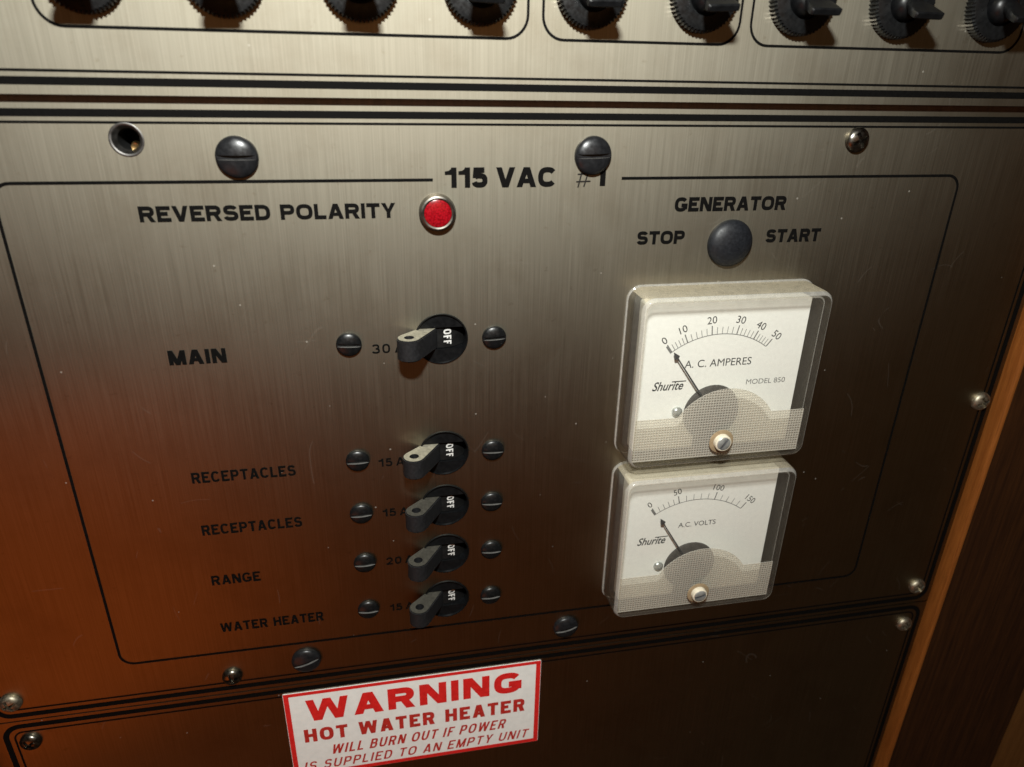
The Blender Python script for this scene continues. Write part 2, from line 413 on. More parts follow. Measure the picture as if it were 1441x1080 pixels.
def diagonal_polys(ch, w, h, t):
    """letters built on slanting bars with level ends (one polygon list per bar)"""
    d = t * 1.10; c = w / 2; D = t * 1.0
    def bar(x0, y0, x1, y1, ww): return [(x0, y0), (x0 + ww, y0), (x1 + ww, y1), (x1, y1)]
    if ch in 'AV':
        ap = d * 1.12; fl = (lambda p: p) if ch == 'A' else (lambda p: [(x, h - y) for x, y in reversed(p)])
        L = fl(bar(0, 0, c - ap / 2, h, d)); R = fl(bar(w - d, 0, c + ap / 2 - d, h, d)); r = [[L], [R]]
        if ch == 'A': r.append([[(w * .24, h * .2), (w * .76, h * .2), (w * .72, h * .2 + t * .85), (w * .28, h * .2 + t * .85)]])
        return r
    if ch == 'W':
        q = w * .25; d = t * .98; ap = d * 1.05
        return [[bar(q - ap / 2, 0, 0, h, d)], [bar(q + ap / 2 - d, 0, c + ap / 2 - d, h, d)],
                [bar(w - q - ap / 2, 0, c - ap / 2, h, d)], [bar(w - q + ap / 2 - d, 0, w - d, h, d)]]
    if ch == 'M':
        return [[bar(0, 0, 0, h, t)], [bar(w - t, 0, w - t, h, t)], [bar(c - D * .5, 0, 0, h, D * 1.1)], [bar(c - D * .6, 0, w - D * 1.1, h, D * 1.1)]]
    if ch == 'N':
        return [[bar(0, 0, 0, h, t)], [bar(w - t, 0, w - t, h, t)], [bar(w - D * 1.2, 0, 0, h, D * 1.2)]]
    if ch == 'Y':
        m = h * .40; d = t * 1.12
        return [[bar(c - t / 2, 0, c - t / 2, m + .02 * h, t)], [[(c - t / 2, m), (c + t * .4, m), (d, h), (0, h)]], [[(c - t * .4, m), (c + t / 2, m), (w, h), (w - d, h)]]]
    if ch == '1':
        return [[bar(w - t, 0, w - t, h, t)], [[(0, h * .64), (w - t * .98, h * .64), (w - t * .98, h), (w - t * 1.12, h * .91), (w - t * 1.5, h * .845), (0, h * .81)]]]
def glyph_polys(ch, w, h, t):
    """polygons of one letter in a box w x h with stroke t (origin at baseline left); one list per stroke"""
    if ch in 'AVWMNY1': return diagonal_polys(ch, w, h, t)
    _, strokes = GL[ch]; res = []
    for st in strokes:
        pts = [(t / 2 + u * (w - t), t / 2 + v * (h - t)) for u, v in st]
        if ch == 'R' and st[0] == (.55, .47):
            x0 = w * .40; res.append([[(w - t * 1.18, 0), (w, 0), (x0 + t * 1.1, h * .5), (x0, h * .5)]]); continue
        clean = [pts[0]]
        for q in pts[1:]:
            if (q[0] - clean[-1][0]) ** 2 + (q[1] - clean[-1][1]) ** 2 > (t * .04) ** 2: clean.append(q)
        pts = clean
        closed = len(pts) > 8 and math.dist(pts[0], pts[-1]) < t * .5 and ch in 'O08'
        if closed: pts = pts[:-1] if math.dist(pts[0], pts[-1]) < t * .3 else pts
        elif len(st) == 2 and abs(st[0][1] - st[1][1]) < .01:        # horizontal bars run out to the box edge
            he = lambda p, u: (0, p[1]) if u <= .001 else ((w, p[1]) if u >= .999 else p)
            pts = [he(pts[0], st[0][0]), he(pts[1], st[1][0])]
        elif len(st) == 2 or ch == 'U':                              # upright ends run out to the cap line / baseline
            ve = lambda p: (p[0], 0) if p[1] < t * .55 else ((p[0], h) if p[1] > h - t * .55 else p)
            pts = [ve(pts[0])] + pts[1:-1] + [ve(pts[-1])]
        polys = []
        for q in ribbon_quads(pts, t, closed):
            q = clip_y(q, 0, True)
            if len(q) > 2: q = clip_y(q, h, False)
            if len(q) > 2: polys.append(q)
        res.append(polys)
    return res
def add_text(bm, txt, x0, x1, y, h, t, z, gap=.2, word=.55, shear=0, rot=0, dz=0.0004):
    """fit a line of capitals between x0 and x1 (panel units) on baseline y with cap height h"""
    T = t * h; nat = 0; n_g = 0
    for i, ch in enumerate(txt):
        if ch == ' ': nat += word * h
        else:
            nat += max(GL[ch][0] * h, T)
            if i + 1 < len(txt) and txt[i + 1] != ' ': nat += gap * h
    k = (x1 - x0) / nat; x = 0; cr, sr = math.cos(rot), math.sin(rot)
    for i, ch in enumerate(txt):
        if ch == ' ': x += word * h * k; continue
        w = max(GL[ch][0] * h * k, T)
        for si, polys in enumerate(glyph_polys(ch, w, h, T)):
            for q in polys:
                pts = []
                for px, py in q:
                    X = x + px + shear * py; Y = py
                    pts.append((x0 + X * cr - Y * sr, y + X * sr + Y * cr) if rot else (x0 + X, y + Y))
                try: add_poly(bm, pts, z + si * dz)
                except ValueError: pass
        x += w
        if i + 1 < len(txt) and txt[i + 1] != ' ': x += gap * h * k
def lettering(parent, txt, x0, x1, y, h, t, m, z=.002, gap=.2, word=.55, shear=0, label=None, name='lettering', rot=0):
    bm = bmesh.new(); add_text(bm, txt, x0, x1, y, h, t, z, gap, word, shear, rot)
    for f in bm.faces:
        f.normal_update()
        if f.normal.z < 0: f.normal_flip()
    o = mesh(name, bm, m, parent, recalc=False)
    o['label'] = label or 'printed words reading ' + txt
    return o
def font_bm(bm, txt, cx, y, h, z, align='CENTER', width=None, shear=0, rot=0, pivot=None, bold=0):
    """light geometric dial lettering from Blender's built-in font, cap height h"""
    cu = bpy.data.curves.new('t', 'FONT'); cu.body = txt; cu.size = h / .70; cu.align_x = align; cu.shear = shear; cu.offset = bold
    cu.resolution_u = 4
    o = bpy.data.objects.new('t', cu); C.objects.link(o)
    me = bpy.data.meshes.new_from_object(o.evaluated_get(bpy.context.evaluated_depsgraph_get()))
    xs = [v.co.x for v in me.vertices]; k = 1
    if width: k = width / (max(xs) - min(xs))
    ox = -min(xs) * k if align == 'LEFT' else -(max(xs) + min(xs)) / 2 * k
    cr, sr = math.cos(rot), math.sin(rot); b2 = bmesh.new(); b2.from_mesh(me)
    vm = {}
    for v in b2.verts:
        X = v.co.x * k + ox; Y = v.co.y - (h / 2 if rot or pivot else 0)
        vm[v.index] = bm.verts.new((cx + X * cr - Y * sr, y + X * sr + Y * cr, z))
    for f in b2.faces:
        try: bm.faces.new([vm[v.index] for v in f.verts])
        except ValueError: pass
    b2.free(); bpy.data.objects.remove(o); bpy.data.curves.remove(cu); bpy.data.meshes.remove(me)

# ------------------------------------------------------------------ the cabinet: backing and wood trim
bm = bmesh.new(); add_prism(bm, [(-3.9, -6.6), (5.2, -6.6), (5.2, 4.6), (-3.9, 4.6)], -.75, -.45)
tag(mesh('backing_board', bm, BACKING), 'dark board inside the cabinet behind the three steel panels', 'board')

bm = bmesh.new(); add_prism(bm, [(-3.6, 1.43), (4.88, 1.43), (4.88, 1.64), (-3.6, 1.64)], -.44, -.07)
tag(mesh('wood_rail', bm, RAIL), 'thin dark brown wood rail showing in the gap between the upper two steel panels', 'rail')
fr = thing('wood_trim', 'dark mahogany frame with bright orange edge along the right of the panels', 'frame', (4.90, -1, 0))
bm = bmesh.new()   # rounded edge band, local x from the frame's inner edge
prof = [(0, -.4), (0, .075)] + [(.03 - .03 * math.cos(a), .075 + .03 * math.sin(a)) for a in (PI * i / 16 for i in range(1, 8))] + [(.035, .105), (.035, -.4)]
ends = []
for yy in (-6, 6): ends.append([bm.verts.new((x, yy, z)) for x, z in prof])
for i in range(len(prof)):
    j = (i + 1) % len(prof); bm.faces.new((ends[0][i], ends[0][j], ends[1][j], ends[1][i]))
for e in ends: bm.faces.new(e)
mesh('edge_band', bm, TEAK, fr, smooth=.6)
bm = bmesh.new(); add_prism(bm, [(.037, -6), (1.50, -6), (1.50, 6), (.037, 6)], -.4, .099)
bmesh.ops.bevel(bm, geom=[e for e in bm.edges], offset=.02, segments=2, affect='EDGES')
mesh('face_board', bm, MAHOG, fr, smooth=.6)
bm = bmesh.new(); add_prism(bm, [(6.46, -7), (8.5, -7), (8.5, 5), (6.46, 5)], -.5, .02)
tag(mesh('cabinet_board', bm, BROWNW), 'plain brown wood board beyond the dark frame at the lower right', 'board')
bm = bmesh.new(); add_prism(bm, [(-4.4, -6.6), (-3.62, -6.6), (-3.62, 4.6), (-4.4, 4.6)], -.4, .3)  # post added so the steel mirrors something dark at lower left
bmesh.ops.bevel(bm, geom=[e for e in bm.edges], offset=.03, segments=2, affect='EDGES')
tag(mesh('dark_reflection_post', bm, MAHOG), 'dark mahogany post added at the far left to darken the steel reflection', 'post')

# ------------------------------------------------------------------ steel panels
BRK = [(.131, .004), (.130, -.90), (.128, -1.360), (.126, -1.815), (.121, -2.272)]
HOLE = (-1.64, 1.309)
LAMP = (.124, .872)
def steel_panel(label, outer, holes):
    t = thing('electrical_panel', label, 'electrical panel', (0, 0, 0))
    me = curve_plate(outer, holes, -.06, 0)
    link('face_plate', me, t, [STEEL])
    return t
top = steel_panel('upper brushed steel panel carrying the row of black toggle switches', rrect(-3.55, 4.86, 1.545, 4.4, .02), [])
mid = steel_panel('middle brushed steel panel with breakers, meters and 115 VAC lettering', rrect(-3.55, 4.86, -2.985, 1.503, .02),
                  [circle(x, y, .186) for x, y in BRK] + [circle(HOLE[0], HOLE[1], .080, 32)])
low = steel_panel('lower dark steel panel carrying the red and white warning sticker', rrect(-3.55, 4.86, -6.4, -2.997, .02), [])
def line(parent, pts, w, closed=True, name='border_line', z=.0016):
    bm = bmesh.new(); add_ribbon(bm, pts, w, z, closed); return mesh(name, bm, INK, parent)
line(mid, rrect(-3.36, 4.80, -2.932, 1.452, .10), .042)
line(mid, rrect(-3.30, 4.745, -2.872, 1.402, .06), .014)
line(top, rrect(-3.36, 4.80, 1.614, 4.2, .10), .042)
line(top, rrect(-3.30, 4.745, 1.666, 4.14, .06), .014)
line(low, rrect(-3.36, 4.80, -6.2, -3.047, .12), .042)
line(low, rrect(-3.30, 4.745, -6.14, -3.108, .07), .014)
# printed frame with a gap for the heading
full = rrect(-2.403, 3.94, -2.553, 1.072, .10)
seg = full[:]                                       # starts at right top corner going round counter-clockwise
line(mid, [(1.35, 1.072)] + [(p[0], p[1]) for p in reversed(full[:9])] + [p for p in reversed(full[9:])] + [(.102, 1.072)], .019, False, 'frame_line')
for x0, x1 in ((-1.965, .690), (.782, 2.046), (2.122, 4.115)):
    line(top, rrect(x0, x1, 1.884, 3.3, .13), .016, True, 'frame_line')

lettering(mid, '115 VAC', .178, .905, 1.022, .125, .27, INK, gap=.07, word=.34)
lettering(mid, '1', 1.190, 1.238, 1.024, .125, .3, INK)
bm = bmesh.new()
for a, b in (((1.052, 1.016), (1.078, 1.130)), ((1.092, 1.020), (1.122, 1.130)), ((1.038, 1.053), (1.135, 1.056)), ((1.046, 1.100), (1.128, 1.103))):
    add_ribbon(bm, [a, b], .009, .002 + .0004 * random.randint(0, 3))
o = mesh('lettering', bm, INKTHIN, mid); o['label'] = 'thin hand drawn number sign'
lettering(mid, 'REVERSED POLARITY', -1.652, -.133, .840, .094, .255, INK, gap=.08, word=.5)
lettering(mid, 'GENERATOR', 1.745, 2.580, .847, .097, .26, INK, gap=.07)
lettering(mid, 'STOP', 1.494, 1.844, .625, .093, .26, INK, gap=.07)
lettering(mid, 'START', 2.465, 2.894, .617, .095, .26, INK, gap=.07)
lettering(mid, 'MAIN', -1.643, -1.282, -.087, .102, .27, INK, gap=.1)
for txt, x1, y in (('RECEPTACLES', -.941, -.988), ('RECEPTACLES', -.941, -1.431), ('RANGE', -1.293, -1.887), ('WATER HEATER', -.866, -2.345)):
    lettering(mid, txt, -1.644, x1, y, .086, .185, INK, gap=.14, word=.6)
for txt, x0, x1, y in (('30 A', -.344, -.112, -.079), ('15 A', -.352, -.152, -.974), ('15 A', -.347, -.145, -1.413), ('20 A', -.344, -.122, -1.867), ('15 A', -.341, -.140, -2.332)):
    lettering(mid, txt, x0, x1 - .012, y, .068, .185, INK, gap=.2, word=.36)

# bare countersunk hole: a ring and a dark tube let into the plate
bm = bmesh.new(); add_lathe(bm, [(.079, .0), (.086, .0035), (.091, .0035), (.095, .0012)], 40, *HOLE); add_lathe(bm, [(.079, 0), (.060, -.045)], 40, *HOLE)
mesh('screw_hole', bm, BAREHOLE, mid, smooth=.9)
bm = bmesh.new(); add_lathe(bm, [(.060, -.045), (.056, -.28), (0, -.28)], 32, *HOLE)
mesh('hole_lining', bm, DARKIN, mid, smooth=.9)
bm = bmesh.new(); add_lathe(bm, [(0, 0), (.022, .006), (.03, -.03), (0, -.05)], 20)
bmesh.ops.transform(bm, matrix=Matrix.Translation((HOLE[0] + .02, HOLE[1] - .045, -.075)), verts=bm.verts)
mesh('brass_thread_end', bm, BRASS, mid, smooth=.8)

# ------------------------------------------------------------------ screws
def dome(r, h, lip):
    prof = [(r, 0), (r, lip)]
    for i in range(1, 9):
        a = PI / 2 * i / 8; prof.append((r * math.cos(a) if i < 8 else 0, lip + (h - lip) * math.sin(a)))
    return prof
def screw_mesh(r, h, lip, slots, sw, sd, sl=None):
    bm = bmesh.new(); add_lathe(bm, dome(r, h, lip) , 40); vs = [v for v in bm.verts if abs(v.co.z) < 1e-6]
    bmesh.ops.contextual_create(bm, geom=vs); a = finish(bm)
    for k in range(slots):
        bm = bmesh.new(); L = sl or r * 1.3
        add_prism(bm, [(-L, -sw / 2), (L, -sw / 2), (L, sw / 2), (-L, sw / 2)], h - sd, h + .1)
        bmesh.ops.rotate(bm, cent=(0, 0, 0), matrix=Matrix.Rotation(PI / 2 * k, 3, 'Z'), verts=bm.verts)
        a = boolean(a, finish(bm))
    bm = bmesh.new(); bm.from_mesh(a)
    for f in bm.faces: f.smooth = True
    for e in bm.edges:
        if len(e.link_faces) == 2 and e.calc_face_angle(0) > .55: e.smooth = False
    for f in bm.faces:
        f.normal_update(); c = f.calc_center_median()
        f.material_index = 1 if (slots == 1 and abs(f.normal.z) < .5 and abs(c.y) < sw * .6 * S and c.z > (h - sd - .002) * S) else 0
    a.materials.clear(); bm.to_mesh(a); bm.free(); return a
SMALL = screw_mesh(.085, .042, .012, 1, .022, .020)
BIG = screw_mesh(.122, .062, .018, 1, .026, .026)
PHIL = screw_mesh(.078, .055, .012, 2, .024, .035, .05)
SLOT = simple('lit_slot_steel', (.16, .155, .145), .45, metal=.3)  # bare slot metal, made pale to paint in the line of caught light
for me_, m_ in ((SMALL, SCREW), (BIG, GUN)): me_.materials.append(m_); me_.materials.append(SLOT)
PHIL2 = PHIL.copy(); PHIL.materials.append(CHROME); PHIL2.materials.append(DKCHROME)
def screw(me, name, x, y, rot, label, group, sc=1):
    o = bpy.data.objects.new(name, me); C.objects.link(o)
    o.matrix_world = RX @ Matrix.Translation(Vector((x, y, 0.0008)) * S) @ Matrix.Rotation(rot, 4, 'Z') @ Matrix.Scale(sc, 4)
    return tag(o, label, 'screw', group)
rows = ['MAIN 30 A', 'upper RECEPTACLES', 'lower RECEPTACLES', 'RANGE', 'WATER HEATER']
for i, (y, xl, xr) in enumerate(((0, -.495, .500), (-.903, -.5, .497), (-1.362, -.505, .491), (-1.820, -.509, .490), (-2.283, -.511, .487))):
    screw(SMALL, 'slotted_screw', xl, y, random.uniform(-.06, .1), f'small black slotted screw left of the {rows[i]} breaker', 'small slotted screws beside the breakers')
    screw(SMALL, 'slotted_screw', xr, y, random.uniform(-.05, .12), f'small black slotted screw right of the {rows[i]} breaker', 'small slotted screws beside the breakers')
BG = 'large black slotted screws'
screw(BIG, 'slotted_screw', -1.05, 1.214, .0, 'large black slotted screw above the words REVERSED POLARITY', BG)
screw(BIG, 'slotted_screw', 1.139, 1.218, .03, 'large black slotted screw overlapping the number 1 of the heading', BG)
screw(BIG, 'slotted_screw', -1.04, -2.73, .3, 'large dark domed screw under the words WATER HEATER', BG, .95)
screw(BIG, 'slotted_screw', 1.155, -2.728, .2, 'large dark domed screw just left below the lower meter', BG, .9)
PG = 'small cross-head screws round the panel edges'
screw(PHIL2, 'cross_head_screw', 3.028, 1.317, .5, 'dark shiny cross-head screw above the frame line, right of the heading', PG, 1.08)
screw(PHIL2, 'cross_head_screw', -1.627, -2.805, .2, 'dark cross-head screw on the lower border line, left of the sticker', PG, .98)
screw(PHIL, 'cross_head_screw', -3.235, -2.785, .4, 'pale cross-head screw at the lower left corner of the middle panel', PG)
screw(PHIL, 'cross_head_screw', 4.672, -2.778, .7, 'pale cross-head screw at the lower right corner of the middle panel', PG, 1.02)
screw(PHIL, 'cross_head_screw', 4.725, -.800, .45, 'pale cross-head screw beside the wood edge, level with the upper meter', PG, 1.05)
screw(PHIL, 'cross_head_screw', 4.660, -3.247, .2, 'pale cross-head screw at the upper right corner of the lower panel', PG)
screw(PHIL2, 'cross_head_screw', -3.195, -3.21, .6, 'dark cross-head screw at the upper left corner of the lower panel', PG, 1.0)

# ------------------------------------------------------------------ indicator light and hole plug
t = thing('indicator_light', 'round red indicator light in a dark metal bezel beside REVERSED POLARITY', 'indicator light', (*LAMP, 0))
bm = bmesh.new(); add_lathe(bm, [(.118, .0005), (.118, .03), (.108, .058), (.098, .0625), (.0885, .0595), (.0865, .03)], 48)
mesh('bezel', bm, simple('bezel_steel', (.13, .12, .105), .42, metal=1), t, smooth=.7)
bm = bmesh.new(); add_lathe(bm, [(.0868, .02), (.0868, .0585), (.075, .063), (.05, .067), (.025, .069), (0, .0695)], 40)
mesh('lens', bm, LENS, t, smooth=.7)
bm = bmesh.new(); add_lathe(bm, [(.166, .0008), (.168, .016), (.160, .036), (.135, .058), (.09, .074), (.045, .082), (0, .085)], 48)
o = mesh('hole_plug', bm, simple('black_plug_plastic', (.007, .008, .0105), .5, spec=.35, scale=900, bump=.2), None, smooth=.8)
o.location = RX @ (Vector((2.187, .622, 0)) * S)
tag(o, 'plain round black plug between the words STOP and START', 'plug')

# ------------------------------------------------------------------ toggle switches with knurled rings
def make_toggle():
    t = thing('toggle_switch', '', 'toggle switch', (0, 0, 0), 'toggle switches along the upper panel')
    bm = bmesh.new(); nt_ = 56; R = .218
    def ring(r0, r1, z):
        vs = []
        for i in range(nt_ * 2):
            a = 2 * PI * i / (nt_ * 2); r = r0 if i % 2 == 0 else r1
            vs.append(bm.verts.new((r * math.cos(a), r * math.sin(a), z)))
        return vs
    R0 = [ring(R, R - .013, .001), ring(R, R - .013, .062), ring(R - .015, R - .02, .078), ring(.165, .165, .086), ring(.125, .125, .088), ring(.118, .118, .06), ring(.10, .10, .058)]
    for a, b in zip(R0, R0[1:]):
        n = len(a)
        for i in range(n): bm.faces.new((a[i], a[(i + 1) % n], b[(i + 1) % n], b[i]))
    mesh('knurled_ring', bm, KNOBM, t, smooth=.35)
    bm = bmesh.new(); add_lathe(bm, [(.102, .05), (.098, .09), (.082, .125), (.05, .146), (0, .150)], 32)
    bmesh.ops.translate(bm, vec=(0, -.012, 0), verts=bm.verts)
    mesh('bushing', bm, BLACK, t, smooth=.8)
    # flat paddle lever thrown downwards: round neck widening to a wide thin blade
    bm = bmesh.new(); secs = []
    n = 20
    for k, (y, z, hw, ht) in enumerate(((-.005, .11, .050, .050), (-.032, .165, .055, .040), (-.055, .215, .078, .030), (-.082, .275, .098, .024), (-.095, .305, .100, .022), (-.099, .313, .090, .014))):
        s = []
        for i in range(n):
            a = 2 * PI * i / n; p = .95 if k < 2 else .25
            c, d = math.cos(a), math.sin(a)
            s.append(bm.verts.new((hw * math.copysign(abs(c) ** p, c), y + .9 * ht * math.copysign(abs(d) ** p, d), z + .42 * ht * math.copysign(abs(d) ** p, d))))
        secs.append(s)
    for a, b in zip(secs, secs[1:]):
        for i in range(n): bm.faces.new((a[i], a[(i + 1) % n], b[(i + 1) % n], b[i]))
    bm.faces.new(secs[-1])
    mesh('lever', bm, BLACK, t, smooth=.6)
    return t
proto = make_toggle()
KX = [-1.70, -1.0, -.28, .40, 1.065, 1.775, 2.435, 3.135, 3.845]
KL = ['black toggle switch in the left group, leftmost of the row', 'black toggle switch second from the left in the row', 'black toggle switch third from the left in the row',
      'black toggle switch at the right end of the left group of four', 'black toggle switch on the left of the group of two', 'black toggle switch on the right of the group of two',
      'black toggle switch on the left of the right-hand group of three', 'black toggle switch in the middle of the right-hand group of three', 'black toggle switch at the right end of the whole row']
for i, x in enumerate(KX):
    p = (x, 2.158, 0)
    if i == 0:
        proto.matrix_world = RX @ Matrix.Translation(Vector(p) * S); proto['label'] = KL[0]
    else: dup(proto, p, KL[i], rot=random.uniform(-.05, .05))

# ------------------------------------------------------------------ circuit breakers
def seg_poly(r, y0, up, n=24):
    a = math.asin(y0 / r)
    if up: return [(r * math.cos(a + (PI - 2 * a) * i / n), r * math.sin(a + (PI - 2 * a) * i / n)) for i in range(n + 1)]
    return [(r * math.cos(PI - a + (PI + 2 * a) * i / n), r * math.sin(PI - a + (PI + 2 * a) * i / n)) for i in range(n + 1)]
def hull2(c0, r0, c1, r1, n=16):
    pts = [(c0[0] + r0 * math.cos(2 * PI * i / 40), c0[1] + r0 * math.sin(2 * PI * i / 40)) for i in range(40)] + \
          [(c1[0] + r1 * math.cos(2 * PI * i / 40), c1[1] + r1 * math.sin(2 * PI * i / 40)) for i in range(40)]
    pts = sorted(set(pts)); cr = lambda o, a, b: (a[0] - o[0]) * (b[1] - o[1]) - (a[1] - o[1]) * (b[0] - o[0])
    lo, up = [], []
    for p in pts:
        while len(lo) > 1 and cr(lo[-2], lo[-1], p) <= 0: lo.pop()
        lo.append(p)
    for p in reversed(pts):
        while len(up) > 1 and cr(up[-2], up[-1], p) <= 0: up.pop()
        up.append(p)
    return lo[:-1] + up[:-1]
def make_breaker():
    t = thing('circuit_breaker', '', 'circuit breaker', (0, 0, 0), 'rotary circuit breakers switched off')
    bm = bmesh.new()
    add_lathe(bm, [(.185, -.07), (.1855, .004), (.182, .010), (.177, .010), (.174, .002), (.174, -.30)], 56)
    add_prism(bm, seg_poly(.1735, .082, True), -.35, -.006)
    add_prism(bm, seg_poly(.1735, -.078, False), -.35, -.006)
    mesh('bezel', bm, BLACK, t, smooth=.6)
    bm = bmesh.new(); n = 40; Rd = .20; zc = -.225
    ra = []
    for y in (-.074, .079): ra.append([bm.verts.new((Rd * math.sin(2 * PI * i / n), y, zc + Rd * math.cos(2 * PI * i / n))) for i in range(n)])
    for i in range(n): bm.faces.new((ra[0][i], ra[0][(i + 1) % n], ra[1][(i + 1) % n], ra[1][i]))
    bm.faces.new(ra[0]); bm.faces.new(ra[1])
    dr = mesh('drum', bm, DARKIN, t, smooth=.6)
    # OFF, turned a quarter clockwise and wrapped on the drum
    bm = bmesh.new(); add_text(bm, 'OFF', -.056, .056, 0, .056, .2, 0, gap=.2)
    bmesh.ops.rotate(bm, cent=(0, 0, 0), matrix=Matrix.Rotation(-PI / 2, 3, 'Z'), verts=bm.verts)
    bmesh.ops.triangulate(bm, faces=bm.faces)
    for v in bm.verts:
        x = v.co.x + .018; a = x / Rd; e = v.co.z + .002
        v.co = Vector(((Rd + e) * math.sin(a), v.co.y + .004, zc + (Rd + e) * math.cos(a)))
    for f in bm.faces:
        f.normal_update()
        if f.normal.z < 0: f.normal_flip()
    mesh('lettering', bm, WHITEINK, dr, recalc=False)['label'] = 'white letters OFF'
    # handle: teardrop in x-z, extruded along y
    prof = hull2((-.227, .146), .082, (-.075, -.035), .05)
    bm = bmesh.new(); h = .075
    a = [bm.verts.new((x, -h, z)) for x, z in prof]; b = [bm.verts.new((x, h, z)) for x, z in prof]
    k = len(prof); bm.faces.new(a); tf = bm.faces.new(b[::-1])
    for i in range(k): bm.faces.new((a[i], a[(i + 1) % k], b[(i + 1) % k], b[i]))
    bmesh.ops.recalc_face_normals(bm, faces=bm.faces)
    bmesh.ops.bevel(bm, geom=[e for e in bm.edges if len(e.link_faces) == 2 and e.calc_face_angle(0) > 1], offset=.008, segments=2, affect='EDGES')
    A = finish(bm)
    bm = bmesh.new(); add_lathe(bm, [(0, -.2), (.034, -.2), (.034, .2), (0, .2)], 24)
    bmesh.ops.rotate(bm, cent=(0, 0, 0), matrix=Matrix.Rotation(PI / 2, 3, 'X'), verts=bm.verts)
    bmesh.ops.translate(bm, vec=(-.227, 0, .146), verts=bm.verts)
    A = boolean(A, finish(bm))
    A.materials.clear()
    bm = bmesh.new(); bm.from_mesh(A)
    for f in bm.faces:
        f.smooth = True; f.normal_update()
        f.material_index = 1 if f.normal.y > .93 and f.calc_center_median().y > h * .95 * S else 0
    for e in bm.edges:
        if len(e.link_faces) == 2 and e.calc_face_angle(0) > .6: e.smooth = False
    bm.to_mesh(A); bm.free()
    link('handle', A, t, [HANDLE, DUSTY])
    return t
pb = make_breaker()
BL = ['black breaker in the MAIN row, its handle thrown left showing OFF', 'black breaker in the first RECEPTACLES row, below the wide gap under MAIN', 'black breaker in the second RECEPTACLES row, just above RANGE',
      'black breaker in the RANGE row beside 20 A', 'black breaker in the WATER HEATER row, lowest of the column']
for i, (x, y) in enumerate(BRK):
    if i == 0: pb.matrix_world = RX @ Matrix.Translation(Vector((x, y, 0)) * S); pb['label'] = BL[0]
    else:
        d = dup(pb, (x, y, 0), BL[i])
        if i > 1:                                   # the lower handles carry less dust
            for ch in d.children:
                if ch.name.startswith('handle'):
                    ch.data = ch.data.copy() if i == 2 else low_handle
                    low_handle = ch.data
                    low_handle.materials[1] = DUSTY2

